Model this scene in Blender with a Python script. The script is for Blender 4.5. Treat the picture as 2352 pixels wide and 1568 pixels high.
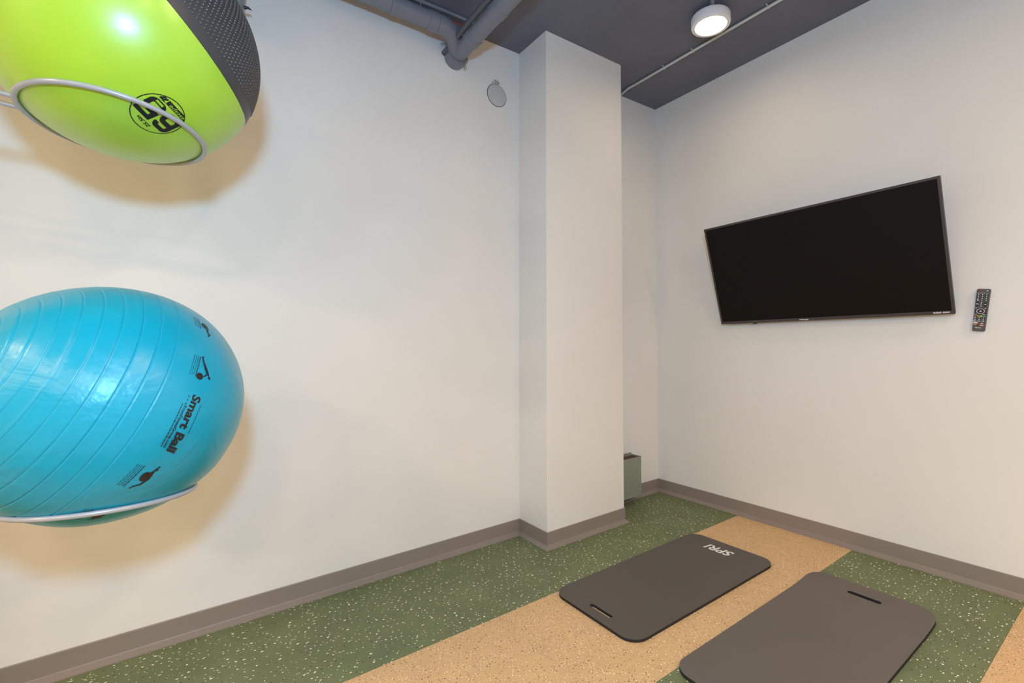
import bpy, bmesh, math, random
from mathutils import Vector, Matrix

for _o in list(bpy.data.objects):
    bpy.data.objects.remove(_o, do_unlink=True)
SC = bpy.context.scene
COL = SC.collection
PI = math.pi

# ------------------------------------------------------------------ camera
CAM_POS = Vector((-3.02253, -2.48670, 1.20300))
CAM_R = Vector((0.80874875, -0.58774070, -0.02205288))
CAM_U = Vector((0.00229841, -0.03433654, 0.99940768))
CAM_F = Vector((0.58814979, 0.80832040, 0.02641876))
cam_data = bpy.data.cameras.new('camera')
cam_data.sensor_width = 36.0
cam_data.lens = 36.0 * 1089.829 / 2352.0
cam_data.shift_x = (1176.0 - 1219.605) / 2352.0
cam_data.shift_y = (754.210 - 784.0) / 2352.0
cam_data.clip_start = 0.02
cam = bpy.data.objects.new('camera', cam_data)
COL.objects.link(cam)
mw = Matrix.Identity(4)
for _i in range(3):
    mw[_i][0] = CAM_R[_i]
    mw[_i][1] = CAM_U[_i]
    mw[_i][2] = -CAM_F[_i]
    mw[_i][3] = CAM_POS[_i]
cam.matrix_world = mw
SC.camera = cam

# ------------------------------------------------------------------ exposure, world, flash
SC.view_settings.view_transform = 'Standard'
SC.view_settings.look = 'None'
SC.view_settings.gamma = 1.0
SC.view_settings.use_curve_mapping = False
SC.view_settings.exposure = 0.0
SC.cycles.max_bounces = 8
SC.cycles.diffuse_bounces = 5
world = bpy.data.worlds.new('world')
SC.world = world
world.use_nodes = True
world.node_tree.nodes['Background'].inputs[0].default_value = (1, 1, 1, 1)
world.node_tree.nodes['Background'].inputs[1].default_value = 0.0   # closed room

fl = bpy.data.lights.new('flash', 'SPOT')          # the photographer's flash, held above the lens
fl.energy = 134.0
fl.color = (0.29, 0.635, 1.0)
fl.shadow_soft_size = 0.085
fl.spot_size = math.radians(178)
fl.spot_blend = 0.4
flash = bpy.data.objects.new('flash', fl)
flash.location = CAM_POS + Vector((-0.106, -0.217, 0.50))
flash.rotation_euler = (math.radians(90 + 20), 0, -math.radians(46))      # head tilted up, towards the corner
COL.objects.link(flash)
LAMP_L = 120.0                                       # radiance of the ceiling lamps' diffusers
LAMP_C = (1.0, 0.725, 0.45)

# ------------------------------------------------------------------ helpers
KX, LX, LY = -0.00090333, 0.01657469, -0.01143090   # the old room leans by under a degree
H = 3.05
def W(a):
    x, y, z = a
    return (x + KX * y + LX * z, y + LY * z, z)

def s2l(r, g, b):
    f = lambda c: (c / 255 / 12.92) if c / 255 <= 0.04045 else ((c / 255 + 0.055) / 1.055) ** 2.4
    return (f(r), f(g), f(b))

def link(o, parent=None):
    COL.objects.link(o)
    if parent is not None:
        o.parent = parent
    return o

def make(name, verts, faces, mat, parent=None, room=False, smooth=False, bevel=0.0, mats=None, autosmooth=None):
    me = bpy.data.meshes.new(name)
    me.from_pydata([W(v) for v in verts] if room else [tuple(v) for v in verts], [], faces)
    me.update()
    bm = bmesh.new(); bm.from_mesh(me)
    bmesh.ops.recalc_face_normals(bm, faces=bm.faces[:])
    if bevel > 0:
        bmesh.ops.bevel(bm, geom=[e for e in bm.edges if len(e.link_faces) == 2 and e.calc_face_angle(0) > 0.6], offset=bevel, segments=2, affect='EDGES', profile=0.6)
    if smooth:
        lim = 0.7 if autosmooth is None else autosmooth
        for f in bm.faces: f.smooth = True
        for e in bm.edges:
            if len(e.link_faces) == 2 and e.calc_face_angle(0) > lim: e.smooth = False
    bm.to_mesh(me); bm.free()
    me.materials.append(mat)
    return link(bpy.data.objects.new(name, me), parent)

def tag(o, label=None, cat=None, group=None, kind=None):
    if label: o['label'] = label
    if cat: o['category'] = cat
    if group: o['group'] = group
    if kind: o['kind'] = kind
    return o

def empty(name, loc, label, cat, group=None):
    o = bpy.data.objects.new(name, None)
    o.location = loc
    o.empty_display_size = 0.05
    link(o)
    return tag(o, label, cat, group)

def adopt(root):
    # parts are built in world coordinates; hang them on the root without moving them
    inv = Matrix.Translation(root.location).inverted()
    for ch in root.children:
        ch.matrix_parent_inverse = inv
        for g in ch.children:
            g.matrix_parent_inverse = Matrix.Identity(4)

def box(x0, x1, y0, y1, z0, z1):
    v = [(x, y, z) for x in (x0, x1) for y in (y0, y1) for z in (z0, z1)]
    f = [(0, 1, 3, 2), (4, 6, 7, 5), (0, 4, 5, 1), (2, 3, 7, 6), (0, 2, 6, 4), (1, 5, 7, 3)]
    return v, f

class MB:
    def __init__(s): s.v, s.f = [], []
    def add(s, vf):
        n = len(s.v); s.v += list(vf[0]); s.f += [tuple(i + n for i in f) for f in vf[1]]; return s

def frame_of(d):
    d = Vector(d).normalized()
    up = Vector((0, 0, 1)) if abs(d.z) < 0.9 else Vector((0, 1, 0))
    a = d.cross(up).normalized()
    return a, a.cross(d).normalized(), d

def tube(path, r, n=16, closed=False, caps=True, radii=None):
    P = [Vector(q) for q in path]
    m = len(P); V = []; F = []
    a0 = None
    for i, q in enumerate(P):
        if closed: t = P[(i + 1) % m] - P[i - 1]
        else: t = P[min(i + 1, m - 1)] - P[max(i - 1, 0)]
        t.normalize()
        if a0 is None: a0 = frame_of(t)[0]
        a = (a0 - t * a0.dot(t)).normalized(); b = t.cross(a); a0 = a
        rr = radii[i] if radii else r
        for j in range(n):
            th = 2 * PI * j / n
            V.append(q + (a * math.cos(th) + b * math.sin(th)) * rr)
    rng = m if closed else m - 1
    for i in range(rng):
        for j in range(n):
            k = (i + 1) % m
            F.append((i * n + j, i * n + (j + 1) % n, k * n + (j + 1) % n, k * n + j))
    if caps and not closed:
        F.append(tuple(range(n - 1, -1, -1)))
        F.append(tuple((m - 1) * n + j for j in range(n)))
    return V, F

def lathe(profile, axis, center, n=48, cap0=True, cap1=True):
    # profile: list of (radius, height along the axis)
    a, b, d = frame_of(axis)
    c = Vector(center); V = []; F = []
    for r, h in profile:
        for j in range(n):
            th = 2 * PI * j / n
            V.append(c + d * h + (a * math.cos(th) + b * math.sin(th)) * r)
    for i in range(len(profile) - 1):
        for j in range(n):
            F.append((i * n + j, i * n + (j + 1) % n, (i + 1) * n + (j + 1) % n, (i + 1) * n + j))
    if cap0: F.append(tuple(range(n)))
    if cap1: F.append(tuple((len(profile) - 1) * n + j for j in range(n)))
    return V, F

def rounded(w, h, r, n=8):
    # outline of a rounded rectangle about the origin
    out = []
    for cx, cy, a0 in ((w / 2 - r, h / 2 - r, 0), (-w / 2 + r, h / 2 - r, 90), (-w / 2 + r, -h / 2 + r, 180), (w / 2 - r, -h / 2 + r, 270)):
        for i in range(n + 1):
            a = math.radians(a0 + 90 * i / n)
            out.append((cx + r * math.cos(a), cy + r * math.sin(a)))
    return out

def prism(outline, z0, z1):
    n = len(outline)
    V = [(x, y, z0) for x, y in outline] + [(x, y, z1) for x, y in outline]
    F = [tuple(range(n - 1, -1, -1)), tuple(range(n, 2 * n))] + [(i, (i + 1) % n, n + (i + 1) % n, n + i) for i in range(n)]
    return V, F

def text2d(body, size=1.0, shear=0.0, bold=0.0, width=None, spacing=1.0):
    cu = bpy.data.curves.new('lettering', 'FONT')
    cu.body = body; cu.size = size; cu.shear = shear; cu.offset = bold; cu.resolution_u = 3
    cu.space_character = spacing
    cu.align_x = 'CENTER'; cu.align_y = 'CENTER'
    o = bpy.data.objects.new('lettering', cu); COL.objects.link(o)
    dg = bpy.context.evaluated_depsgraph_get()
    me = bpy.data.meshes.new_from_object(o.evaluated_get(dg))
    V = [(v.co.x, v.co.y) for v in me.vertices]; F = [tuple(f.vertices) for f in me.polygons]
    bpy.data.objects.remove(o); bpy.data.curves.remove(cu); bpy.data.meshes.remove(me)
    x0 = min(v[0] for v in V); x1 = max(v[0] for v in V)
    y0 = min(v[1] for v in V); y1 = max(v[1] for v in V)
    k = (width / (x1 - x0)) if width else 1.0
    V = [((x - (x0 + x1) / 2) * k, (y - (y0 + y1) / 2)) for x, y in V]
    return V, F

def grid_mask(fn, x0, x1, y0, y1, cell, run=6):
    # cells of a plane where fn(x, y) is true, as quads short enough to follow a curved surface
    V = []; F = []
    nx = int(round((x1 - x0) / cell)); ny = int(round((y1 - y0) / cell))
    for j in range(ny):
        y = y0 + (j + .5) * cell; i = 0
        while i < nx:
            if fn(x0 + (i + .5) * cell, y):
                k = i
                while k < nx and k - i < run and fn(x0 + (k + .5) * cell, y): k += 1
                n = len(V)
                V += [(x0 + i * cell, y - cell / 2), (x0 + k * cell, y - cell / 2), (x0 + k * cell, y + cell / 2), (x0 + i * cell, y + cell / 2)]
                F.append((n, n + 1, n + 2, n + 3)); i = k
            else: i += 1
    return V, F

def seg(px, py, ax, ay, bx, by):
    dx, dy = bx - ax, by - ay
    t = max(0, min(1, ((px - ax) * dx + (py - ay) * dy) / (dx * dx + dy * dy + 1e-12)))
    return math.hypot(px - ax - t * dx, py - ay - t * dy), t

# ------------------------------------------------------------------ materials
class N:
    def __init__(s, name):
        s.m = bpy.data.materials.new(name); s.m.use_nodes = True
        s.t = s.m.node_tree; s.b = s.t.nodes['Principled BSDF']
        s.co = s.t.nodes.new('ShaderNodeTexCoord')
    def n(s, kind, **kw):
        o = s.t.nodes.new(kind)
        for k, v in kw.items(): setattr(o, k, v)
        return o
    def L(s, a, b): s.t.links.new(a, b)
    def noise(s, scale, detail=3, rough=0.55, vec=None):
        o = s.n('ShaderNodeTexNoise'); o.inputs['Scale'].default_value = scale
        o.inputs['Detail'].default_value = detail; o.inputs['Roughness'].default_value = rough
        s.L(vec or s.co.outputs['Object'], o.inputs['Vector']); return o
    def mix(s, fac, a, b):
        o = s.n('ShaderNodeMix', data_type='RGBA')
        for sock, val in ((o.inputs[0], fac), (o.inputs[6], a), (o.inputs[7], b)):
            if hasattr(val, 'links'): s.L(val, sock)
            elif isinstance(val, (int, float)): sock.default_value = val
            else: sock.default_value = (*val, 1)
        return o.outputs[2]
    def math(s, op, a, b=0.0, clamp=False):
        o = s.n('ShaderNodeMath', operation=op); o.use_clamp = clamp
        for sock, val in ((o.inputs[0], a), (o.inputs[1], b)):
            if hasattr(val, 'links'): s.L(val, sock)
            else: sock.default_value = val
        return o.outputs[0]
    def ramp(s, val, lo, hi):
        o = s.n('ShaderNodeMapRange'); o.inputs[1].default_value = lo; o.inputs[2].default_value = hi
        s.L(val, o.inputs[0]); return o.outputs[0]
    def bump(s, h, strength, dist, normal=None):
        o = s.n('ShaderNodeBump'); o.inputs['Strength'].default_value = strength; o.inputs['Distance'].default_value = dist
        s.L(h, o.inputs['Height'])
        if normal: s.L(normal, o.inputs['Normal'])
        return o.outputs[0]
    def col(s, c):
        if hasattr(c, 'links'): s.L(c, s.b.inputs['Base Color'])
        else: s.b.inputs['Base Color'].default_value = (*c, 1)
    def set(s, rough=0.5, metal=0.0, spec=0.5):
        s.b.inputs['Roughness'].default_value = rough; s.b.inputs['Metallic'].default_value = metal
        s.b.inputs['Specular IOR Level'].default_value = spec

def plain(name, c, rough=0.5, metal=0.0, spec=0.5, var=0.06, scale=30.0, bump=0.0, bscale=200.0):
    k = N(name)
    nz = k.noise(scale)
    k.col(k.mix(nz.outputs['Fac'], tuple(x * (1 - var) for x in c), tuple(min(1, x * (1 + var)) for x in c)))
    k.set(rough, metal, spec)
    if bump > 0:
        b = k.noise(bscale); k.L(k.bump(b.outputs['Fac'], bump, 0.002), k.b.inputs['Normal'])
    return k.m

def wall_mat():
    k = N('painted_drywall')
    n1 = k.noise(1.7, 4); n2 = k.noise(240, 2)
    k.col(k.mix(k.ramp(n1.outputs['Fac'], 0.3, 0.7), (0.775, 0.775, 0.76), (0.81, 0.81, 0.80)))
    k.set(0.55, 0, 0.35)
    k.L(k.bump(n2.outputs['Fac'], 0.12, 0.001), k.b.inputs['Normal'])
    return k.m

def ceiling_mat():
    k = N('dark_painted_concrete')
    n1 = k.noise(2.2, 6, 0.65)
    mp = k.n('ShaderNodeMapping'); mp.inputs['Scale'].default_value = (22, 2.0, 1); mp.inputs['Rotation'].default_value = (0, 0, 0.5)
    k.L(k.co.outputs['Object'], mp.inputs['Vector'])
    n2 = k.noise(1.0, 5, 0.7, mp.outputs[0]); n3 = k.noise(70, 4, 0.7)
    c = k.mix(k.ramp(n1.outputs['Fac'], 0.25, 0.75), (0.125, 0.136, 0.178), (0.165, 0.176, 0.228))
    vo = k.n('ShaderNodeTexVoronoi'); vo.inputs['Scale'].default_value = 7.0
    k.L(k.co.outputs['Object'], vo.inputs['Vector'])
    spk = k.math('LESS_THAN', vo.outputs['Distance'], 0.045)
    c = k.mix(k.math('MULTIPLY', spk, 0.5), c, (0.3, 0.3, 0.31))
    k.col(c); k.set(0.6, 0, 0.4)
    b = k.bump(n2.outputs['Fac'], 0.5, 0.008)
    k.L(k.bump(n3.outputs['Fac'], 0.35, 0.003, b), k.b.inputs['Normal'])
    return k.m

def flecks(k, scale, seed, prob, r0, r1, stretch=1.5, rot=0.4):
    # scattered chips: one per Voronoi cell, kept by chance, each of its own size
    mp = k.n('ShaderNodeMapping'); mp.inputs['Location'].default_value = (seed * 3.7, seed * 1.9, 0)
    mp.inputs['Scale'].default_value = (1.0, stretch, 1.0); mp.inputs['Rotation'].default_value = (0, 0, rot)
    dn = k.noise(160, 1)
    ad = k.n('ShaderNodeVectorMath', operation='MULTIPLY_ADD'); ad.inputs[1].default_value = (0.006,) * 3
    k.L(dn.outputs['Color'], ad.inputs[0]); k.L(k.co.outputs['Object'], ad.inputs[2]); k.L(ad.outputs[0], mp.inputs['Vector'])
    vo = k.n('ShaderNodeTexVoronoi'); vo.voronoi_dimensions = '2D'; vo.inputs['Scale'].default_value = scale
    vo.inputs['Randomness'].default_value = 1.0
    k.L(mp.outputs[0], vo.inputs['Vector'])
    sp = k.n('ShaderNodeSeparateColor'); k.L(vo.outputs['Color'], sp.inputs[0])
    keep = k.math('LESS_THAN', sp.outputs[0], prob)
    rad = k.math('ADD', k.math('MULTIPLY', sp.outputs[1], (r1 - r0) * scale), r0 * scale)
    hit = k.math('LESS_THAN', vo.outputs['Distance'], rad)
    return k.math('MULTIPLY', keep, hit)

def rubber(name, base, var, white, dark, tan):
    k = N(name)
    n1 = k.noise(6, 4); n2 = k.noise(700, 2)
    c = k.mix(k.ramp(n1.outputs['Fac'], 0.3, 0.7), tuple(x * (1 - var) for x in base), tuple(x * (1 + var) for x in base))
    if tan:
        c = k.mix(k.math('MULTIPLY', flecks(k, 95, 5, 0.6, 0.0008, 0.0035), 0.55), c, (0.36, 0.22, 0.11))
        c = k.mix(flecks(k, 70, 1, 0.42, 0.0008, 0.0031), c, white)
        c = k.mix(flecks(k, 62, 2, 0.45, 0.0008, 0.0028, 1.3, 1.1), c, dark)
    else:
        c = k.mix(k.math('MULTIPLY', flecks(k, 120, 5, 0.5, 0.0006, 0.0028), 0.35), c, tuple(x * 1.5 for x in base))
        c = k.mix(flecks(k, 34, 2, 0.5, 0.001, 0.0034, 1.3, 1.1), c, dark)
        c = k.mix(flecks(k, 27, 1, 0.55, 0.0014, 0.0050), c, white)
        c = k.mix(flecks(k, 40, 7, 0.33, 0.0009, 0.0034, 1.6, 2.0), c, white)
    k.col(c); k.set(0.62, 0, 0.35)
    k.L(k.bump(n2.outputs['Fac'], 0.15, 0.0008), k.b.inputs['Normal'])
    return k.m

M_WALL = wall_mat()
M_CEIL = ceiling_mat()
M_GREENFLOOR = rubber('green_speckled_rubber', (0.155, 0.190, 0.092), 0.10, (0.96, 0.93, 0.80), (0.03, 0.035, 0.02), False)
M_TANFLOOR = rubber('tan_speckled_rubber', (0.66, 0.435, 0.225), 0.05, (0.97, 0.80, 0.56), (0.11, 0.06, 0.03), True)
M_SLAB = plain('concrete_slab', (0.3, 0.3, 0.3), 0.9)
M_BASE = plain('taupe_vinyl_base', (0.265, 0.228, 0.205), 0.45, 0, 0.4, 0.05, 9)
M_STEEL = plain('grey_powder_coated_steel', (0.42, 0.44, 0.48), 0.28, 0.15, 0.6, 0.03)
M_PIPE = plain('grey_painted_pipe', (0.185, 0.205, 0.255), 0.38, 0, 0.5, 0.08, 14, 0.15, 90)
M_HOSE = plain('grey_ribbed_plastic', (0.27, 0.30, 0.32), 0.45)
M_PIPEDARK = plain('dark_painted_conduit', (0.09, 0.10, 0.12), 0.45, 0, 0.5, 0.1)
M_RED = plain('red_cable_sheath', (0.30, 0.05, 0.04), 0.5)
M_CONDUIT = plain('white_metal_conduit', (0.62, 0.66, 0.64), 0.35, 0.2, 0.5, 0.05)
M_LAMPBODY = plain('white_enamel', (0.87, 0.87, 0.89), 0.4, 0, 0.5, 0.02)
M_MAT = plain('charcoal_foam', (0.086, 0.074, 0.066), 0.5, 0, 0.5, 0.06, 3, 0.2, 500)
M_MAT2 = plain('lit_charcoal_foam', (0.125, 0.108, 0.094), 0.5, 0, 0.5, 0.10, 3, 0.2, 500)  # same charcoal foam, colour raised to paint in stronger light on this mat
M_MATEDGE = plain('black_foam_edge', (0.022, 0.022, 0.024), 0.7, 0, 0.3)
M_WHITEPRINT = plain('white_print', (0.80, 0.80, 0.80), 0.5)
M_SCREEN = plain('black_screen_glass', (0.0095, 0.0075, 0.006), 0.55, 0, 0.12, 0.02)
M_BEZEL = plain('dark_bezel', (0.075, 0.068, 0.075), 0.35, 0.3, 0.5, 0.05)
M_TVBACK = plain('black_plastic', (0.015, 0.015, 0.016), 0.5)
M_BLACKPRINT = plain('black_ink', (0.014, 0.016, 0.02), 0.5, 0, 0.3)
M_HEATER = plain('grey_green_sheet_metal', (0.27, 0.30, 0.25), 0.42, 0.1, 0.5, 0.1, 25)
M_HEATERTOP = plain('dusty_brown_grille', (0.13, 0.085, 0.065), 0.8, 0, 0.3, 0.4, 90)
M_SCREW = plain('bright_screw', (0.75, 0.75, 0.72), 0.25, 0.8)
M_PLATE = plain('grey_white_cover_paint', (0.54, 0.545, 0.56), 0.55, 0, 0.4, 0.03)
M_PLASTER = plain('crumbled_plaster', (0.42, 0.40, 0.38), 0.9, 0, 0.3, 0.3, 120, 0.6, 150)
M_GAP = plain('dark_gap', (0.06, 0.055, 0.05), 0.9)

# ------------------------------------------------------------------ room shell
X1, X2, CD = -1.33556, -0.69573, 0.28177            # column
XW, YW = -8.4, -8.6                                 # far ends of the room, behind the camera
def shell(name, b, mat):
    o = make(name, *box(*b), mat, room=True); o['kind'] = 'structure'; return o
shell('wall_left', (XW, 0.0, 0.0, 0.12, -0.1, H + 0.1), M_WALL)
shell('wall_right', (0.0, 0.12, YW, 0.12, -0.1, H + 0.1), M_WALL)
shell('wall_back', (XW, 0.0, YW - 0.12, YW, -0.1, H + 0.1), M_WALL)
shell('wall_far', (XW - 0.12, XW, YW - 0.12, 0.12, -0.1, H + 0.1), M_WALL)
shell('ceiling', (XW, 0.0, YW, 0.0, H, H + 0.1), M_CEIL)
wc = make('wall_column', *box(X1, X2, -CD, 0.0, 0.0, H), M_WALL, room=True, bevel=0.003); wc['kind'] = 'structure'
fl_o = shell('floor', (XW, 0.0, YW, 0.0, -0.1, -0.006), M_SLAB)
edges = [0.0, 0.67887, 1.35817, 2.03503]
while edges[-1] < -YW: edges.append(min(edges[-1] + 0.6785, -YW))
for i in range(len(edges) - 1):
    e = 0.0004
    o = make('rubber_strip', *box(XW, 0.0, -edges[i + 1] + e, -edges[i] - (e if i else 0), -0.006, 0.0), M_GREENFLOOR if i % 2 == 0 else M_TANFLOOR, fl_o, room=True)
    o['label'] = 'dark green rubber floor strip with white flecks' if i % 2 == 0 else 'tan rubber floor strip with dense flecks'

def sweep(path, prof):
    # path: plan points, room on the right-hand side of travel; prof: (distance from the wall, height)
    P = [Vector((x, y)) for x, y in path]; V = []; F = []; m = len(prof)
    for i, q in enumerate(P):
        ns = []
        if i > 0: d = (P[i] - P[i - 1]).normalized(); ns.append(Vector((d.y, -d.x)))
        if i < len(P) - 1: d = (P[i + 1] - P[i]).normalized(); ns.append(Vector((d.y, -d.x)))
        if len(ns) == 2:
            n = ns[0] + ns[1]; n = n / (1 + ns[0].dot(ns[1]))
        else: n = ns[0]
        for o_, z in prof: V.append((q.x + n.x * o_, q.y + n.y * o_, z))
    for i in range(len(P) - 1):
        for j in range(m):
            F.append((i * m + j, i * m + (j + 1) % m, (i + 1) * m + (j + 1) % m, (i + 1) * m + j))
    F.append(tuple(range(m))); F.append(tuple((len(P) - 1) * m + j for j in range(m)))
    return V, F
HB = 0.0950
PROF = [(0.0, 0.0), (0.0, HB), (0.0025, HB), (0.0045, HB - 0.003), (0.0045, 0.0225), (0.0065, 0.0185), (0.026, 0.0050), (0.0265, 0.0)]
for nm, path in (('baseboard_left', [(XW, 0), (X1, 0)]),
                 ('baseboard_column', [(X1, 0), (X1, -CD), (X2, -CD), (X2, 0)]),
                 ('baseboard_nook', [(X2, 0), (0, 0)]),
                 ('baseboard_right', [(0, 0), (0, YW)])):
    # column base starts clear of the wall bases so nothing overlaps
    o = make(nm, *sweep(path, PROF), M_BASE, room=True, smooth=True, autosmooth=0.28); o['kind'] = 'structure'

# ------------------------------------------------------------------ ceiling lamps
def ceiling_lamp(x, y, label, k_=1.0, rad=1.0):
    c = Vector(W((x, y, H)))
    root = empty('ceiling_lamp', c, label, 'ceiling lamp', 'round ceiling lamps')
    dn = (0, 0, -1)
    make('canopy', *lathe([(0.062 * k_, 0.0), (0.062 * k_, 0.026)], dn, c, 40), M_LAMPBODY, root, smooth=True)
    make('drum', *lathe([(r_ * k_, h_) for r_, h_ in ((0.0, 0.024), (0.098, 0.024), (0.104, 0.028), (0.106, 0.034), (0.106, 0.072), (0.104, 0.078), (0.099, 0.080), (0.086, 0.080), (0.084, 0.076), (0.0, 0.076))], dn, c, 64, False, False), M_LAMPBODY, root, smooth=True)
    k = N('lit_diffuser'); nz = k.noise(20)
    k.col((0.9, 0.9, 0.88)); k.b.inputs['Emission Color'].default_value = (*LAMP_C, 1)
    k.L(k.ramp(nz.outputs['Fac'], -20, 21), k.b.inputs['Emission Strength'])
    k.b.inputs['Emission Strength'].default_value = LAMP_L * rad
    for l in list(k.b.inputs['Emission Strength'].links): k.t.links.remove(l)
    d = make('diffuser', *lathe([(0.0, 0.0772), (0.078 * k_, 0.0772), (0.0825 * k_, 0.0765)], dn, c, 64, False, False), k.m, root, smooth=True)
    d['label'] = 'glowing round diffuser'
    adopt(root)
ceiling_lamp(-0.655, -0.930, 'round white surface lamp, lit, on the dark ceiling beside the conduit', 1.0, 0.30)
for x, y, k_, where in ((-1.9, -2.9, 1.6, 'just behind the camera on the right wall side'),  # unseen lamps added, spread and enlarged to give warm fill light
                        (-5.5, -1.5, 2.25, 'past the ball rack, nearest the left wall'),
                        (-5.5, -3.0, 2.25, 'past the ball rack, second from the left wall'),
                        (-7.3, -2.2, 2.3, 'past the ball rack, closest to the far wall'),
                        (-0.85, -4.1, 2.0, 'in the row behind the camera, first from the right wall'),
                        (-2.40, -4.1, 2.0, 'in the row behind the camera, second from the right wall'),
                        (-3.95, -4.1, 2.0, 'in the row behind the camera, third from the right wall'),
                        (-5.50, -4.5, 2.15, 'in the row behind the camera, fourth from the right wall'),
                        (-2.40, -6.3, 2.1, 'at the back of the room, nearer the right wall'),
                        (-4.80, -6.3, 2.1, 'at the back of the room, nearer the far wall')):
    ceiling_lamp(x, y, 'added unseen round fill lamp ' + where, k_, 1.0)

# ------------------------------------------------------------------ white conduit on the ceiling
root = empty('ceiling_conduit', W((-0.44, -0.6, H)), 'thin white conduit strapped along the dark ceiling past the lamp', 'conduit')
pth = [(-0.4185, 0.0, 3.0385), (-0.424, -0.03, 3.0385), (-0.4405, -0.094, 3.0385), (-0.445, -0.112, 3.0385), (-0.4455, -0.13, 3.0385), (-0.443, -0.2, 3.0385), (-0.44, -0.8, 3.0385), (-0.437, -1.4, 3.0385), (-0.43, -3.4, 3.0385), (-0.43, -5.5, 3.0385)]
make('tubing', *tube([W(q) for q in pth], 0.0085, 12), M_CONDUIT, root, smooth=True)
for yy in (-0.44, -0.665, -1.15):
    b = MB()
    b.add(tube([W((-0.441 - 0.020, yy, 3.049)), W((-0.441 - 0.010, yy, 3.049)), W((-0.441 - 0.010, yy, 3.033)), W((-0.441, yy, 3.0285)), W((-0.441 + 0.010, yy, 3.033)), W((-0.441 + 0.010, yy, 3.049))], 0.0032, 6))
    st = make('strap', b.v, b.f, M_CONDUIT, root)
    make('screw', *lathe([(0.005, 0), (0.005, 0.003), (0.002, 0.005)], (0, 0, -1), W((-0.459, yy, 3.0465)), 8), M_SCREW, st)
adopt(root)
o = make('painted_conduit', *tube([W((-0.72, -0.985, 3.036)), W((-1.05, -1.205, 3.036)), W((-1.9, -1.77, 3.036))], 0.012, 12), M_PIPE, None, smooth=True)
tag(o, 'grey painted conduit feeding the lit ceiling lamp', 'conduit')

# ------------------------------------------------------------------ drain pipes under the ceiling
ZA, YA, ZB, XB = 2.922, -0.15, 2.860, -1.80
root = empty('drain_pipe', W((XB, 0, ZB)), 'grey painted drain pipe with a branch elbow entering the left wall', 'pipe')
PR = 0.0455
def arc(p0, p1, p2, n=8):
    p0, p1, p2 = Vector(p0), Vector(p1), Vector(p2)
    return [(p0 * (1 - t) ** 2 + p1 * 2 * t * (1 - t) + p2 * t * t) for t in [i / n for i in range(n + 1)]]
make('straight_run', *tube([W((XB, 0.0, ZB)), W((XB, -1.6, ZB + 0.012)), W((XB, -3.4, ZB + 0.03))], PR, 32), M_PIPE, root, smooth=True)
el = [(-1.975, YA, ZA), (-1.945, YA, ZA), (-1.92, YA + 0.002, ZA - 0.002), (-1.895, YA + 0.008, ZA - 0.008), (-1.875, YA + 0.019, ZA - 0.015), (-1.855, YA + 0.034, ZA - 0.023), (-1.835, YA + 0.056, ZA - 0.037), (-1.81, YA + 0.088, ZA - 0.055)]
make('branch_elbow', *tube([W(q) for q in el], PR + 0.002, 32), M_PIPE, root, smooth=True)
make('branch_run', *tube([W((-5.5, YA, ZA + 0.05)), W((-1.975, YA, ZA))], PR, 32), M_PIPE, root, smooth=True)
def hub(a, b, r, name='coupling'):
    a, b = Vector(W(a)), Vector(W(b)); L_ = (b - a).length
    make(name, *lathe([(PR - 0.002, 0), (r, 0.002), (r, L_ - 0.002), (PR - 0.002, L_)], b - a, a, 32, False, False), M_PIPE, root, smooth=True)
hub((XB, 0.0, ZB - 0.004), (XB, -0.062, ZB - 0.003), 0.0605)
hub((XB, -0.205, ZB + 0.0015), (XB, -0.255, ZB + 0.002), 0.0500)
hub((XB, -0.47, ZB + 0.0035), (XB, -0.53, ZB + 0.004), 0.0490)
hub((-2.03, YA, ZA + 0.0008), (-1.975, YA, ZA), 0.0500)
hub((-2.235, YA, ZA + 0.0037), (-2.205, YA, ZA + 0.0032), 0.0490)
hub((-2.63, YA, ZA + 0.0092), (-2.58, YA, ZA + 0.0086), 0.0500)
for xx in (-2.08, -2.42):
    make('hanger_rod', *tube([W((xx, YA - 0.03, ZA + 0.035)), W((xx - 0.005, YA - 0.03, H))], 0.003, 8), M_PIPE, root)
b = MB()
b.add(tube([W((XB + 0.045, -0.028, ZB - 0.02)), W((XB + 0.075, -0.02, ZB - 0.045))], 0.0016, 6))
b.add(tube([W((XB + 0.040, -0.028, ZB - 0.028)), W((XB + 0.066, -0.02, ZB - 0.056))], 0.0016, 6))
make('wire_tie', b.v, b.f, M_PIPEDARK, root)
adopt(root)
root = empty('refrigerant_pipe', W((-1.862, 0, 2.868)), 'thin dark insulated pipe running beside the drain pipe into the wall', 'pipe')
make('insulation', *tube([W((-1.862, 0.0, 2.872)), W((-1.858, -0.3, 2.895)), W((-1.85, -0.9, 2.905)), W((-1.85, -3.2, 2.92))], 0.0155, 16), M_PIPEDARK, root, smooth=True)
make('tie', *tube([W((-1.864, -0.06, 2.893)), W((-1.895, -0.03, 2.905))], 0.002, 6), M_PIPEDARK, root)
adopt(root)
o = make('red_cable', *tube([W((-5.0, -0.05, 3.042)), W((-2.1, -0.06, 3.04)), W((-1.70, -0.055, 3.04))], 0.006, 8), M_RED, None, smooth=True)
tag(o, 'thin red cable at the ceiling edge behind the drain pipe', 'cable')
o = make('ceiling_cable', *tube([W((-5.0, -0.10, 3.041)), W((-2.1, -0.105, 3.041)), W((-1.66, -0.11, 3.041))], 0.009, 8), M_PIPE, None, smooth=True)
tag(o, 'thin grey painted conduit on the ceiling above the drain pipe branch', 'conduit')

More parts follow.
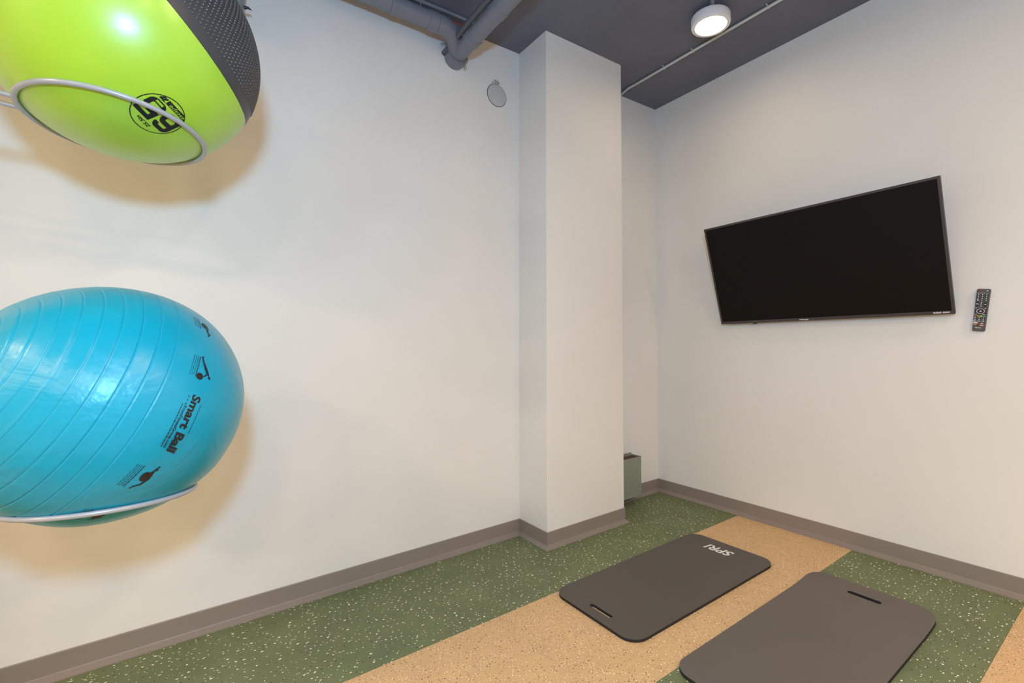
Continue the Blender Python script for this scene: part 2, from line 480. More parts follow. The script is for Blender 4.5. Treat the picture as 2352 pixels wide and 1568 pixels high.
# ribbed grey hose that shows behind the green ball at the top of the picture
root = empty('ribbed_hose', W((-2.905, -0.11, 2.74)), 'grey ribbed hose hanging at the wall behind the green ball', 'hose')
prof = []
for i in range(24):
    h0 = -0.13 + 0.22 * i / 24
    prof += [(0.0425, h0), (0.0455, h0 + 0.002), (0.0455, h0 + 0.006), (0.0425, h0 + 0.0085)]
make('hose', *lathe(prof, (0.12, 0.0, 1.0), W((-2.897, -0.10, 2.76)), 28), M_HOSE, root, smooth=True)
make('clip', *tube([W((-2.862, -0.125, 2.665)), W((-2.845, -0.128, 2.668)), W((-2.832, -0.128, 2.662))], 0.005, 8, radii=[0.008, 0.005, 0.001]), M_TVBACK, root, smooth=True)
adopt(root)

# ------------------------------------------------------------------ round cover plate high on the left wall
pc = (-1.5045, 0.0, 2.7300)
root = empty('wall_cover_plate', W(pc), 'round grey-white cover plate with crumbled plaster above it', 'cover plate')
axw = Vector(W((0, -1, 0)))
make('cover', *lathe([(0.0, 0.0055), (0.060, 0.0055), (0.066, 0.004), (0.0675, 0.0)], axw, W(pc), 56, False, False), M_PLATE, root, smooth=True)
make('rim_gap', *lathe([(0.0675, 0.0012), (0.0700, 0.0012), (0.0705, 0.0)], axw, W(pc), 56, False, False), M_GAP, root)
random.seed(4)
b = MB()
for q in range(26):
    a = random.gauss(0, 0.016); c_ = random.random() * 0.03
    ctr = Vector(W((pc[0] - 0.006 + a, -0.003, pc[2] + 0.062 + c_)))
    s_ = random.uniform(0.003, 0.007)
    bm = bmesh.new(); bmesh.ops.create_icosphere(bm, subdivisions=1, radius=s_)
    for v in bm.verts: v.co = ctr + Vector((v.co.x * random.uniform(.7, 1.3), v.co.y * .6, v.co.z * random.uniform(.7, 1.3)))
    bm.verts.index_update()
    b.add(([tuple(v.co) for v in bm.verts], [tuple(v.index for v in f.verts) for f in bm.faces])); bm.free()
make('plaster_crumbs', b.v, b.f, M_PLASTER, root)['kind'] = 'stuff'
adopt(root)

# ------------------------------------------------------------------ convector cabinet in the nook behind the column
HX0, HX1, HY, HZ0, HZ1 = X2 + 0.022, -0.316, -0.10, 0.054, 0.338
root = empty('convector_heater', W(((HX0 + HX1) / 2, -0.05, 0.0)), 'small grey-green metal wall heater in the nook behind the column', 'heater')
make('front_panel', *box(HX0, HX1, HY, HY + 0.002, HZ0, HZ1), M_HEATER, root, room=True)
make('end_panel', *box(HX1 - 0.002, HX1, HY + 0.002, -0.006, HZ0, HZ1), M_HEATER, root, room=True)
make('end_panel', *box(HX0, HX0 + 0.002, HY + 0.002, -0.006, HZ0, HZ1), M_HEATER, root, room=True)
make('back_panel', *box(HX0 + 0.002, HX1 - 0.002, -0.008, -0.006, HZ0, HZ1 + 0.012), M_HEATER, root, room=True)
make('top_lip', *box(HX0, HX1, HY - 0.0015, HY, HZ1 - 0.004, HZ1 + 0.001), M_HEATER, root, room=True)
b = MB()
b.add(box(HX0 + 0.002, HX1 - 0.002, HY + 0.002, -0.008, HZ1 - 0.022, HZ1 - 0.019))
for q in range(9):
    yy = HY + 0.010 + q * 0.0095
    b.add(box(HX0 + 0.002, HX1 - 0.002, yy, yy + 0.003, HZ1 - 0.019, HZ1 - 0.009))
make('top_grille', b.v, b.f, M_HEATERTOP, root, room=True)
for zz in (HZ0 + 0.045, HZ1 - 0.045):
    make('screw', *lathe([(0.004, 0), (0.004, 0.0015), (0.002, 0.003)], W((0, -1, 0)), W((HX1 - 0.008, HY, zz)), 10), M_SCREW, root)
for xx in (0.05, 0.19):
    make('supply_pipe', *tube([W((HX0 + xx, -0.06, 0.0)), W((HX0 + xx, -0.06, HZ0 + 0.02))], 0.011, 12), M_TVBACK, root)
adopt(root)

# ------------------------------------------------------------------ exercise mats
def exercise_mat(cx, cy, lx, ly, th, slot_x, slot_y, curl, label, edge_up, mat):
    root = empty('exercise_mat', (cx, cy, 0.0), label, 'exercise mat', 'charcoal exercise mats')
    out = rounded(lx, ly, 0.075, 10)
    sl = rounded(0.022, 0.132, 0.0105, 6)
    sl = [(x + slot_x, y + slot_y) for x, y in sl]
    bm = bmesh.new()
    vo = [bm.verts.new((x, y, 0)) for x, y in out]; vs = [bm.verts.new((x, y, 0)) for x, y in sl]
    eo = [bm.edges.new((vo[i], vo[(i + 1) % len(vo)])) for i in range(len(vo))]
    es = [bm.edges.new((vs[i], vs[(i + 1) % len(vs)])) for i in range(len(vs))]
    bmesh.ops.triangle_fill(bm, use_beauty=True, use_dissolve=False, edges=eo + es)
    for f in [f for f in bm.faces if all(v in vs for v in f.verts)]: bm.faces.remove(f)
    for xx in [lx * (i / 26 - .5) for i in range(1, 26)]:
        bmesh.ops.bisect_plane(bm, geom=bm.verts[:] + bm.edges[:] + bm.faces[:], plane_co=(xx, 0, 0), plane_no=(1, 0, 0))
    def zof(x, y): 
        t = max(0.0, (x - (lx / 2 - 0.22)) / 0.22)
        t2 = max(0.0, (-x - (lx / 2 - 0.16)) / 0.16)
        return curl * t * t + edge_up * t2 * t2
    bm.verts.ensure_lookup_table(); bm.verts.index_update(); bm.edges.index_update()
    tv = [v.co.copy() for v in bm.verts]
    tops = [tuple(v.index for v in f.verts) for f in bm.faces]
    rim = [(e.verts[0].index, e.verts[1].index) for e in bm.edges if len(e.link_faces) == 1]
    bm.free()
    n = len(tv)
    ins = 0.0012
    Vt = [(cx + v.x, cy + v.y, th + zof(v.x, v.y)) for v in tv]
    Vb = [(cx + v.x, cy + v.y, 0.0006 + zof(v.x, v.y)) for v in tv]
    Vm = [(cx + v.x, cy + v.y, th - 0.0012 + zof(v.x, v.y)) for v in tv]
    # top sheet and the darker cut foam body below it
    make('top_face', Vt + Vm, tops + [(a, b_, b_ + n, a + n) for a, b_ in rim], mat, root, smooth=True)
    make('foam_core', Vm + Vb, [tuple(i + n for i in f) for f in tops] + [(a, b_, b_ + n, a + n) for a, b_ in rim], M_MATEDGE, root, smooth=True)
    return root
m1 = exercise_mat(-1.0625, -0.932, 1.100, 0.508, 0.0135, -0.489, -0.008, 0.0, 'charcoal exercise mat with white lettering on the tan strip, nearer the column', 0.0, M_MAT)
V2, F2 = text2d('SPRI', 0.085, 0.18, 0.0022, 0.160)
make('lettering', [(-0.618 - y, -0.917 + x, 0.0139) for x, y in V2], F2, M_WHITEPRINT, m1)['label'] = 'white SPRI lettering'
adopt(m1)
m2 = exercise_mat(-1.043, -1.602, 1.120, 0.500, 0.0145, 0.478, -0.001, 0.020, 'charcoal exercise mat across the tan and green strips, nearest the camera', 0.0, M_MAT2)
adopt(m2)

# ------------------------------------------------------------------ television on the right wall
TY0, TY1 = -0.597, -1.829
Bq = Vector((-0.050, 0, 1.2890)); Tq = Vector((-0.245, 0, 1.9240))
up = (Tq - Bq); TH = up.length; up.normalize(); nrm = Vector((-up.z, 0, up.x)).normalized()   # faces the room
if nrm.x > 0: nrm = -nrm
TWd = TY0 - TY1
def T(u, v, w):     # u across from the left edge, v up, w out of the screen plane
    return W(tuple(Bq + up * v + nrm * w + Vector((0, TY0 - u, 0))))
root = empty('television', W((0.0, (TY0 + TY1) / 2, 1.6)), 'flat black television tilted down on the right wall', 'television')
def tbox(u0, u1, v0, v1, w0, w1):
    v, f = box(u0, u1, v0, v1, w0, w1); return [T(*q) for q in v], f
b = MB(); bz = 0.0115; bzb = 0.0175
make('housing', *tbox(0.001, TWd - 0.001, 0.001, TH - 0.001, -0.018, -0.002), M_TVBACK, root)
make('rear_cover', *tbox(0.16, TWd - 0.16, 0.03, TH - 0.22, -0.047, -0.018), M_TVBACK, root, bevel=0.006)
for u0, u1, v0, v1 in ((0, bz, 0, TH), (TWd - bz, TWd, 0, TH), (bz, TWd - bz, TH - bz, TH), (bz, TWd - bz, 0, bzb)):
    make('bezel', *tbox(u0, u1, v0, v1, -0.004, 0.0015), M_BEZEL, root)
make('screen', *tbox(bz, TWd - bz, bzb, TH - bz, -0.004, 0.0), M_SCREEN, root)
Vt, Ft = text2d('Hisense', 0.0105, 0, 0.0004, 0.050)
make('maker_name', [T(0.542 + x, 0.0085 + y, 0.0018) for x, y in Vt], Ft, M_WHITEPRINT, root)
bb = MB()
for q in range(14):
    if q == 7: continue
    bb.add(tbox(1.150 + q * 0.0045, 1.1532 + q * 0.0045, 0.0065, 0.0065 + (0.006 if q % 3 else 0.008), 0.0015, 0.0018))
make('corner_print', bb.v, bb.f, M_WHITEPRINT, root)
make('sensor_nub', *tbox(0.222, 0.247, -0.007, 0.004, -0.012, 0.001), M_TVBACK, root, bevel=0.002)
# tilting wall bracket
mb = MB()
mb.add(box(-0.012, 0.0, -1.45, -0.98, 1.42, 1.66))
make('wall_mount', [W(q) for q in mb.v], mb.f, M_TVBACK, root)
for yy in (-1.40, -1.03):
    a = Vector(T(TY0 - yy, 0.45, -0.047)); c = Vector(W((-0.012, yy, 1.64)))
    a2 = Vector(T(TY0 - yy, 0.20, -0.047)); c2 = Vector(W((-0.012, yy, 1.46)))
    make('mount_arm', *tube([c, a], 0.010, 8), M_TVBACK, root)
    make('mount_arm', *tube([c2, a2], 0.010, 8), M_TVBACK, root)
adopt(root)

# ------------------------------------------------------------------ remote control on the wall
rt = Vector((0, -1.9258, 1.4012)); rb = Vector((0, -1.9019, 1.2032))
rl = (rt - rb).length; ru = (rt - rb).normalized(); rr_ = Vector((0, -ru.z, ru.y)).normalized()
if rr_.y > 0: rr_ = -rr_
def Q(u, v, w):    # u to the right (metres from the middle), v down from the top 0..1, w out of the wall
    q = rt - ru * (v * rl) + rr_ * u
    return W((-w, q.y, q.z))
root = empty('remote_control', W((0, rb.y, 1.30)), 'black remote control stuck to the wall right of the television', 'remote control')
M_REMOTE = plain('black_remote_plastic', (0.075, 0.075, 0.078), 0.4)
M_BTN = plain('black_rubber_key', (0.010, 0.010, 0.012), 0.55)
M_SILVER = plain('silver_key', (0.40, 0.38, 0.42), 0.25, 0.6)
b = MB()
out = [(x, (0.5 - y / rl)) for x, y in rounded(0.047, rl, 0.0065, 6)]
no = len(out)
def wid(v): return 1.04 - 0.075 * v
V = []; F = []
for sc_, w in ((0.90, 0.002), (1.0, 0.006), (1.0, 0.013), (0.93, 0.0165)):
    for x, v in out: V.append(Q(x * wid(v) * sc_, 0.5 + (v - 0.5) * (1 - (1 - sc_) * 0.25), w))
for l in range(3):
    for i in range(no): F.append((l * no + i, l * no + (i + 1) % no, (l + 1) * no + (i + 1) % no, (l + 1) * no + i))
F += [tuple(range(no)), tuple(3 * no + i for i in range(no))]
make('case', V, F, M_REMOTE, root, smooth=True, autosmooth=0.9)
make('tape_pad', *(lambda vf: ([Q(x, v, w) for x, v, w in vf[0]], vf[1]))(box(-0.015, 0.015, 0.2, 0.8, 0.0, 0.002)), M_TVBACK, root)
def px(x, y):
    v = (y - 260) / 1085.0; left = 728 - 137 * v; wd = 356 - 18 * v
    return ((x - left) / wd - 0.5) * 0.0485, v
def key(x, y, w, h, mat, pr=None, prw=0.5, prh=0.4, name='button', n=12, z=0.0178):
    kk = 1.0 if n >= 28 else 1.25
    u, v = px(x, y); w = w / 356 * 0.0485; h = h / 1085.0
    o_ = [(u + w / 2 * math.cos(t) * kk, v + h / 2 * math.sin(t) * kk) for t in [2 * PI * (i + .5) / n for i in range(n)]]
    o_ = [(max(u - w / 2, min(u + w / 2, a)), max(v - h / 2, min(v + h / 2, c))) for a, c in o_]
    V = [Q(a, c, 0.0155) for a, c in o_] + [Q(a, c, z) for a, c in o_]
    F = [tuple(range(n, 2 * n))] + [(i, (i + 1) % n, n + (i + 1) % n, n + i) for i in range(n)]
    k_ = make(name, V, F, mat, root)
    if pr:
        a, c = w * prw / 2, h * prh / 2
        make('key_print', [Q(u - a, v - c, z + .0002), Q(u + a, v - c, z + .0002), Q(u + a, v + c, z + .0002), Q(u - a, v + c, z + .0002)], [(0, 1, 2, 3)], pr, k_)
pw = M_WHITEPRINT
def ink(name, c): return plain(name, c, 0.5)
I_R, I_G, I_Y, I_C = ink('red_key', (0.45, 0.04, 0.06)), ink('green_key', (0.25, 0.42, 0.03)), ink('yellow_key', (0.75, 0.60, 0.05)), ink('cyan_key', (0.02, 0.36, 0.38))
I_CR, I_O, I_B = ink('cream_key', (0.85, 0.62, 0.50)), ink('orange_print', (0.75, 0.25, 0.03)), ink('pale_blue_print', (0.45, 0.70, 0.85))
key(788, 305, 70, 62, ink('power_key', (0.12, 0.02, 0.03)), I_R, 0.3, 0.3)
key(1005, 312, 95, 44, M_BTN, pw, 0.6, 0.4)
for x in (780, 855, 925, 1000): key(x, 366, 58, 22, M_BTN, pw, 0.9, 0.45)
for r_, y in enumerate((411, 457, 503, 548)):
    for c_, x in enumerate((777, 881, 986)): key(x - r_ * 7, y, 80, 40, M_BTN, pw, 0.6 if (r_ == 3 and c_ == 0) else 0.32, 0.5)
key(742, 650, 78, 128, M_BTN, pw, 0.75, 0.12); key(945, 656, 80, 124, M_BTN, pw, 0.6, 0.14)
for x, y in ((852, 601), (844, 647), (835, 700)): key(x, y, 74, 42, M_BTN, pw, 0.5, 0.4)
key(828, 836, 290, 180, M_BTN, None, n=20, z=0.0170)
key(826, 832, 236, 140, M_SILVER, None, name='direction_ring', n=28, z=0.0176)
key(826, 832, 170, 104, M_BTN, None, name='direction_pad', n=28, z=0.0181)
key(826, 832, 80, 46, M_BTN, pw, 0.7, 0.4, z=0.0186)
for x, y in ((714, 756), (942, 760)): key(x, y, 36, 26, M_BTN, pw, 0.8, 0.7)
for x, y in ((705, 908), (905, 915)): key(x, y, 66, 22, M_BTN, pw, 0.9, 0.5)
for x, mt in ((692, I_R), (766, I_G), (840, I_Y), (916, I_C)): key(x, 957, 66, 30, mt)
for r_, y in enumerate((1000, 1043)):
    for x in (688, 792, 896): key(x - r_ * 6, y, 74, 38, M_BTN, pw, 0.42, 0.5)
for x, mt in ((678, I_B), (781, I_B), (882, pw)): key(x, 1084, 74, 26, M_BTN, mt, 0.9, 0.6)
key(690, 1130, 128, 42, I_CR); key(855, 1138, 118, 42, M_BTN, pw, 0.7, 0.4)
key(686, 1182, 122, 38, M_BTN, I_O, 0.7, 0.5); key(848, 1188, 128, 38, I_R, pw, 0.6, 0.5)
u0, v0 = px(752, 1255)
Vt, Ft = text2d('Hisense', 0.006, 0, 0.0002, 0.021)
make('maker_name', [Q(u0 + x, v0 - y / rl, 0.0168) for x, y in Vt], Ft, M_WHITEPRINT, root)
adopt(root)

# ------------------------------------------------------------------ ball rack
CG = Vector((-3.1499, -0.7007, 2.0932)); RG = 0.325
CB = Vector((-3.1947, -0.7183, 1.0593)); RB = 0.322
PX, PY = -4.02, -0.725
root = empty('ball_rack', (PX, PY, 0), 'grey steel rack whose ring arms hold the green and blue balls', 'ball rack')
make('base_plate', *prism([(PX + x, PY + y) for x, y in rounded(0.62, 0.62, 0.05)], 0.0, 0.012), M_STEEL, root, bevel=0.002)
make('post', *tube([(PX, PY, 0.012), (PX, PY, 2.38)], 0.03, 24), M_STEEL, root, smooth=True)
make('post_cap', *lathe([(0.03, 0), (0.031, 0.006), (0.024, 0.014), (0.0, 0.016)], (0, 0, 1), (PX, PY, 2.38), 24, True, False), M_STEEL, root, smooth=True)
def ring_arm(c, n, h, r, tr):
    n = Vector(n).normalized(); ctr = c + n * h
    e1 = (Vector((1, 0, 0)) - n * n.x).normalized(); e2 = n.cross(e1)
    if e2.y < 0: e2 = -e2
    ring = make('ring', *tube([ctr + (e1 * math.cos(t) + e2 * math.sin(t)) * r for t in [2 * PI * i / 96 for i in range(96)]], tr, 14, True), M_STEEL, root, smooth=True)
    for s in (-1, 1):
        a = ctr + e2 * (s * 0.030) - e1 * math.sqrt(r * r - 0.03 ** 2)
        q = ctr + e2 * (s * 0.030) - e1 * ((ctr.x - PX) / e1.x - 0.02)
        make('arm', *tube([a, q], tr * 0.92, 12), M_STEEL, root, smooth=True)
    z = (ctr - e1 * ((ctr.x - PX) / e1.x)).z
    make('collar', *lathe([(0.029, -0.035), (0.038, -0.035), (0.038, 0.035), (0.029, 0.035)], (0, 0, 1), (PX, PY, z), 24, False, False), M_STEEL, root, smooth=True)
ring_arm(CG, (-0.1015, -0.0800, -0.9916), 0.2612, 0.2034, 0.0068)
ring_arm(CB, (-0.0371, -0.0509, -0.9980), 0.2576, 0.2031, 0.0064)
adopt(root)

# ------------------------------------------------------------------ sphere helpers
def sframe(axis):
    a = Vector(axis).normalized()
    ex = Vector((0, -1, 0)); ex = (ex - a * ex.dot(a)).normalized()
    return a, ex, a.cross(ex)
def on_sphere(c, R, fr, phi, lat):
    a, ex, ey = fr
    return c + (a * math.sin(lat) + (ex * math.cos(phi) + ey * math.sin(phi)) * math.cos(lat)) * R
def cap_mesh(c, fr, thetas, rad, n=128):
    # bands of a ball between polar angles; rad(theta, phi) gives the radius
    a, ex, ey = fr; V = []; F = []
    rows = []
    for th in thetas:
        if th < 1e-6 or th > PI - 1e-6:
            rows.append([len(V)]); V.append(c + a * (rad(th, 0) * (1 if th < 1 else -1)))
        else:
            rows.append(list(range(len(V), len(V) + n)))
            for j in range(n):
                ph = 2 * PI * j / n
                V.append(c + (a * math.cos(th) + (ex * math.cos(ph) + ey * math.sin(ph)) * math.sin(th)) * rad(th, ph))
    for r0, r1 in zip(rows[:-1], rows[1:]):
        for j in range(n):
            if len(r0) == 1: F.append((r0[0], r1[j], r1[(j + 1) % n]))
            elif len(r1) == 1: F.append((r0[j], r1[0], r0[(j + 1) % n]))
            else: F.append((r0[j], r1[j], r1[(j + 1) % n], r0[(j + 1) % n]))
    return V, F

# ------------------------------------------------------------------ green stability ball
def ball_mat(name, c, rough, spec=0.85, wrinkle=0.0):
    k = N(name)
    n1 = k.noise(4, 4)
    mp = k.n('ShaderNodeMapping'); mp.inputs['Rotation'].default_value = (0.4, 0.75, 0.2); mp.inputs['Scale'].default_value = (2, 60, 2)
    k.L(k.co.outputs['Object'], mp.inputs['Vector'])
    n2 = k.noise(3, 3, 0.6, mp.outputs[0])
    base = k.mix(k.ramp(n1.outputs['Fac'], 0.3, 0.7), tuple(x * 0.95 for x in c), tuple(min(1, x * 1.05) for x in c))
    k.col(base); k.set(rough, 0, spec)
    k.b.inputs['Coat Weight'].default_value = 0.35; k.b.inputs['Coat Roughness'].default_value = 0.22 if spec > 0.6 else 0.30
    b = k.bump(n2.outputs['Fac'], 0.10, 0.002)
    if wrinkle > 0:
        n3 = k.noise(5.5, 4, 0.6)
        n3.inputs['Distortion'].default_value = 0.8
        b = k.bump(n3.outputs['Fac'], wrinkle, 0.03, b)
    k.L(b, k.b.inputs['Normal'])
    return k.m
root = empty('stability_ball', CG - Vector((0, 0, RG)), 'lime green stability ball with a black studded cap on the upper ring', 'exercise ball', 'balls on the rack')
FG = sframe((0.707, -0.1365, 0.6939))
th0 = math.acos(0.2973)
M_LIME = ball_mat('lime_green_vinyl', (0.39, 0.68, 0.036), 0.36)
M_GRIP = plain('black_rubber_grip', (0.055, 0.055, 0.058), 0.42, 0, 0.5, 0.1)
M_STUD = plain('grey_black_stud', (0.062, 0.064, 0.068), 0.24, 0, 0.9, 0.1)
make('shell', *cap_mesh(CG, FG, [th0 + (PI - th0) * i / 72 for i in range(73)], lambda t, p: RG, 160), M_LIME, root, smooth=True)
gt = [th0 * i / 40 for i in range(40)] + [th0 - 0.004, th0]
make('grip_cap', *cap_mesh(CG, FG, gt, lambda t, p: RG + (0.0014 if t < th0 - 0.002 else 0.0), 160), M_GRIP, root, smooth=True)['label'] = 'black rubber grip cap'
b = MB()
a_, ex_, ey_ = FG
pit = 0.0115
nr = int(RG * (th0 - 0.085) / pit)
for i in range(nr):
    th = (i + 0.5) * pit / RG
    m = max(3, int(2 * PI * RG * math.sin(th) / 0.0125))
    for j in range(m):
        ph = 2 * PI * (j + 0.5 * (i % 2)) / m
        d = a_ * math.cos(th) + (ex_ * math.cos(ph) + ey_ * math.sin(ph)) * math.sin(th)
        if d.dot(CG - CAM_POS) > 0.75: continue
        e1 = (ex_ * -math.sin(ph) + ey_ * math.cos(ph)); e2 = d.cross(e1)
        V = []
        for rr, hh in ((0.0040, 0.0004), (0.0030, 0.0026)):
            for q in range(6):
                t = q * PI / 3; V.append(CG + d * (RG + 0.0010 + hh) + (e1 * math.cos(t) + e2 * math.sin(t)) * rr)
        V.append(CG + d * (RG + 0.0010 + 0.0036))
        F = [(q, (q + 1) % 6, 6 + (q + 1) % 6, 6 + q) for q in range(6)] + [(6 + q, 6 + (q + 1) % 6, 12) for q in range(6)]
        b.add((V, F))
me_o = make('studs', b.v, b.f, M_STUD, root, smooth=True, autosmooth=2.0); me_o['kind'] = 'stuff'; me_o['label'] = 'rows of small black rubber studs'
# round emblem: 65 cm / 25.5 in / escape, read from the far side
EC = Vector((0.2119, -0.5592, -0.8015)).normalized()
EU = Vector((-0.5939, -0.7327, 0.3323)); EU = (EU - EC * EU.dot(EC)).normalized(); EV = EC.cross(EU)
ER = 0.0605
def emb(u, v, off=0.0009):
    s = math.hypot(u, v); 
    if s < 1e-9: return CG + EC * (RG + off)
    t = (EU * u + EV * v) / s; ang = s / RG
    return CG + (EC * math.cos(ang) + t * math.sin(ang)) * (RG + off)
def rr2(x, y, w, h, r):
    qx, qy = abs(x) - w / 2 + r, abs(y) - h / 2 + r
    return math.hypot(max(qx, 0), max(qy, 0)) + min(max(qx, qy), 0) - r
def f65(u, v):
    R_ = math.hypot(u, v) / ER
    if R_ > 1.0: return False
    if R_ > 0.965: return True
    x, y = u / ER, v / ER
    # six
    six = (abs(rr2(x + 0.50, y + 0.16, 0.62, 0.58, 0.24)) - 0.0 < 0.0)
    def ringbox(cx, cy, w, h, r, t): d = rr2(x - cx, y - cy, w, h, r); return -t < d < 0
    on = ringbox(-0.48, -0.17, 0.78, 0.66, 0.26, 0.21)
    on = on or (-0.87 < x < -0.66 and -0.3 < y < 0.32)
    on = on or (ringbox(-0.48, 0.20, 0.78, 0.60, 0.26, 0.20) and y > 0.12 and not (x > -0.30 and y < 0.22))
    # five
    on = on or (0.02 < x < 0.23 and -0.02 < y < 0.50)
    on = on or (0.02 < x < 0.80 and 0.30 < y < 0.50)
    on = on or (0.02 < x < 0.5 and -0.02 < y < 0.18)
    on = on or (ringbox(0.42, -0.17, 0.80, 0.70, 0.28, 0.21) and (x > 0.30 or y < -0.30))
    on = on and not (0.24 < x < 0.60 and -0.47 < y < -0.36)      # 'cm' is knocked out here
    # escape banner
    on = on or (-0.80 < x < 0.32 and -0.82 < y < -0.60) 
    on = on or (0.36 < x < 0.66 and -0.80 < y < -0.58 and (abs((x - 0.36) - (y + 0.80) * 0.9) < 0.05 or abs((x - 0.50) - (y + 0.80) * 0.7) < 0.05 or y > -0.625))
    return on
Vt, Ft = grid_mask(f65, -ER, ER, -ER, ER, ER / 75, 8)
em = make('emblem', [emb(u, v) for u, v in Vt], Ft, M_BLACKPRINT, root); em['label'] = 'round black printed emblem reading 65 cm'
def etext(body, size, u, v, mat, w=None, off=0.0013, bold=0.0006, shear=0.2):
    V_, F_ = text2d(body, size, shear, bold, w)
    make('emblem_lettering', [emb(u + x, v + y, off) for x, y in V_], F_, mat, em)
etext('escape', 0.0135, -0.015, -0.0428, M_LIME, 0.050, 0.0013, 0.0)
etext('cm', 0.0085, 0.0255, -0.0252, M_LIME, 0.016, 0.0013, 0.0)
etext('25.5in', 0.0125, 0.001, 0.0405, M_BLACKPRINT, 0.040, 0.0013, 0.0003)
adopt(root)

# ------------------------------------------------------------------ blue stability ball
root = empty('stability_ball', CB - Vector((0, 0, RB)), 'turquoise stability ball with fine ridges and exercise prints on the lower ring', 'exercise ball', 'balls on the rack')
FB = sframe((0.80103, 0.40512, -0.44072))
M_AQUA = ball_mat('turquoise_vinyl', (0.0, 0.355, 0.52), 0.34, 0.42, 0.26)
rid = [math.radians(97.6 + 6.83 * i) for i in range(11)]
ths = sorted(set([PI * i / 110 for i in range(111)] + [t + d for t in rid for d in (-0.012, -0.0075, -0.004, 0.0, 0.004, 0.0075, 0.012)]))
def rblue(th, ph):
    g = 0.0
    for t in rid:
        x = abs(th - t)
        if x < 0.0075: g -= 0.0016 * (1 - x / 0.0075)
        elif x < 0.013: g += 0.0003
    s = 0.0012 * math.sin(3 * ph + 2.1 * th) + 0.0010 * math.sin(5 * ph - 3.0 * th + 1.0) + 0.0007 * math.sin(9 * ph + 7 * th)
    return RB + g + s - 0.0004
make('shell', *cap_mesh(CB, FB, ths, rblue, 176), M_AQUA, root, smooth=True, autosmooth=1.2)
M_INK = plain('dark_print', (0.02, 0.014, 0.014), 0.45)
def band(u, v, phi0, lat0, off=0.0016):
    lat = lat0 + v / RB
    return on_sphere(CB, rblue(PI / 2 - lat, phi0) + off - 0.0005, FB, phi0 + u / (RB * math.cos(lat)), lat)
def btext(body, size, phi, lat, w, tilt=0.0, shear=0.0, bold=0.0, name='lettering', mat=M_INK):
    V_, F_ = text2d(body, size, shear, bold, w)
    c, s = math.cos(tilt), math.sin(tilt)
    return make(name, [band(x * c - y * s, x * s + y * c, math.radians(phi), math.radians(lat)) for x, y in V_], F_, mat, root)
tl = math.radians(3.6)
btext('Smart Ball', 0.031, -7.4, 8.5, 0.149, tl, 0.14, 0.0011)['label'] = 'black Smart Ball lettering'
V_ = [(-0.045, 0.0), (0.030, 0.0), (0.030, 0.0012), (-0.045, 0.0012)]
make('underline', [band(x * math.cos(tl) - (y - 0.0155) * math.sin(tl) * 0 , x * math.sin(tl) + y + 0.0165, math.radians(-9.0), math.radians(8.5)) for x, y in [(-0.045 + 0.075 * i / 8, yy) for i in range(9) for yy in (0, 0.0012)]], [(2 * i, 2 * i + 2, 2 * i + 3, 2 * i + 1) for i in range(8)], M_INK, root)
btext('www.PrismFitnessGroup.com', 0.0105, -7.6, 4.75, 0.134, tl, 0.0, 0.0002)
def small_print(phi, lat, w, lines, tilt=0.0):
    b = MB(); random.seed(int(phi * 7) & 1023)
    for l in range(lines):
        x = -w / 2; 
        while x < w / 2 * (0.9 if l else 1):
            n_ = random.uniform(0.003, 0.009); n_ = min(n_, w / 2 - x + .001)
            th_ = 0.0022 if l == 0 else 0.0011
            y = -0.0050 * l
            V = [band(q * math.cos(tilt) - yy * math.sin(tilt), q * math.sin(tilt) + yy, math.radians(phi), math.radians(lat)) for q, yy in ((x, y), (x + n_, y), (x + n_, y + th_), (x, y + th_))]
            b.add((V, [(0, 1, 2, 3)])); x += n_ + 0.0015
    make('small_print', b.v, b.f, M_INK, root)['kind'] = 'stuff'
small_print(-7.6, 3.2, 0.13, 1, tl)
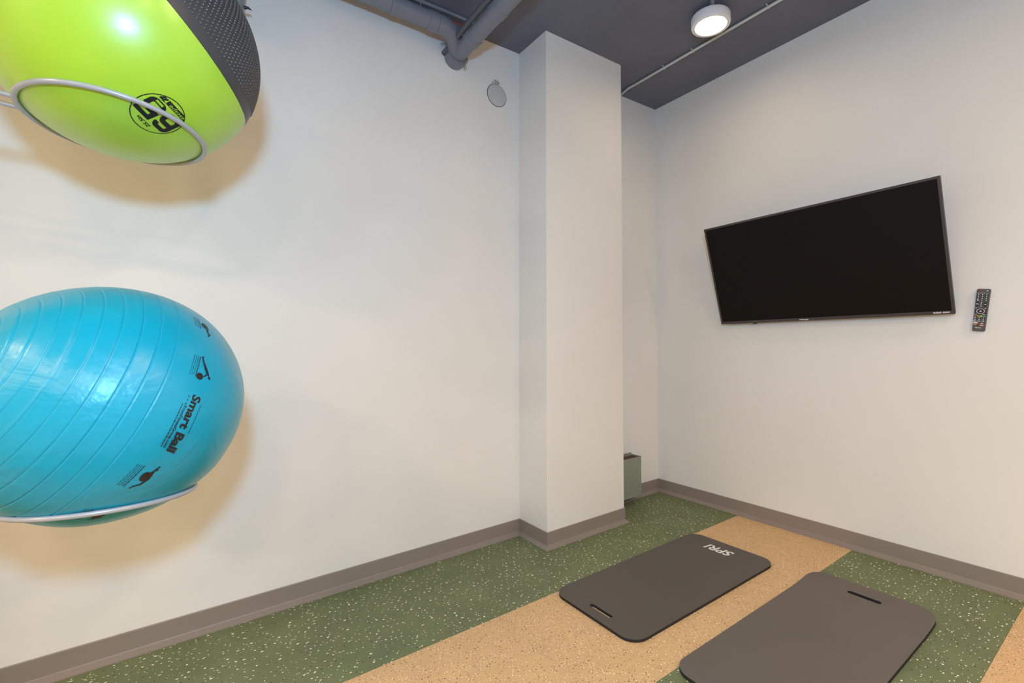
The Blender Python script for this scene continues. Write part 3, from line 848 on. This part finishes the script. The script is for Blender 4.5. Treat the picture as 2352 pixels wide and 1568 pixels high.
def picto(phi, lat, shapes, tilt=0.0, cell=0.0006):
    # shapes in millimetres: ('o', x, y, rx, ry) or ('l', x0, y0, x1, y1, r0, r1)
    def fn(u, v):
        x, y = u * 1000, v * 1000
        for s in shapes:
            if s[0] == 'o':
                if ((x - s[1]) / s[3]) ** 2 + ((y - s[2]) / s[4]) ** 2 < 1: return True
            else:
                d, t = seg(x, y, *s[1:5])
                if d < s[5] + (s[6] - s[5]) * t: return True
        return False
    V_, F_ = grid_mask(fn, -0.045, 0.045, -0.030, 0.036, cell, 8)
    c, s = math.cos(tilt), math.sin(tilt)
    make('pictogram', [band(u * c - v * s, u * s + v * c, math.radians(phi), math.radians(lat)) for u, v in V_], F_, M_INK, root)['label'] = 'dark printed figure exercising with a ball'
# push-up with hands on the ball
picto(-33.0, 6.2, [('o', 19, -3, 9.5, 9.5), ('l', -38, -8, -24, -2, 1.6, 2.2), ('l', -40, -5, -37, -9, 1.2, 1.2), ('l', -24, -2, -8, 8, 2.2, 3.8), ('l', -8, 8, 4, 17, 3.8, 3.4), ('l', 4, 17, 15, 8, 2.2, 1.5), ('l', 3, 16, 9, 22, 2.2, 1.6), ('o', 13, 24, 3.6, 3.8)])
small_print(-34.0, 3.5, 0.060, 4, 0.0)
# back stretch lying over the ball
picto(19.0, 7.6, [('o', 0, -1, 14, 10), ('l', -30, 14, -14, 8, 2.2, 2.6), ('o', -22, 13, 3.4, 3.2), ('l', -14, 8, 6, 10, 4.0, 4.0), ('l', 6, 10, 24, 4, 3.6, 2.8), ('l', 24, 4, 32, -8, 2.4, 2.0), ('l', 32, -8, 38, -11, 1.6, 1.4)])
small_print(19.5, 3.2, 0.062, 4, -0.1)
# figure leaning forward on the ball, near the top
picto(-61.0, 6.3, [('o', -12, -2, 12, 10), ('l', -6, 6, 12, 4, 3.6, 3.0), ('l', 12, 4, 28, 8, 2.6, 1.8), ('l', 28, 8, 34, 3, 1.4, 1.2), ('o', 20, 11, 3.4, 3.4)])
small_print(-63.0, 2.9, 0.050, 4, 0.0)
picto(46.0, 6.5, [('o', 4, 0, 13, 10), ('l', -22, 10, -6, 9, 2.4, 3.0), ('l', -6, 9, 12, 9, 3.4, 3.2), ('l', 12, 9, 26, -6, 2.8, 2.0)])
small_print(46.0, 1.6, 0.055, 4, 0.0)
adopt(root)
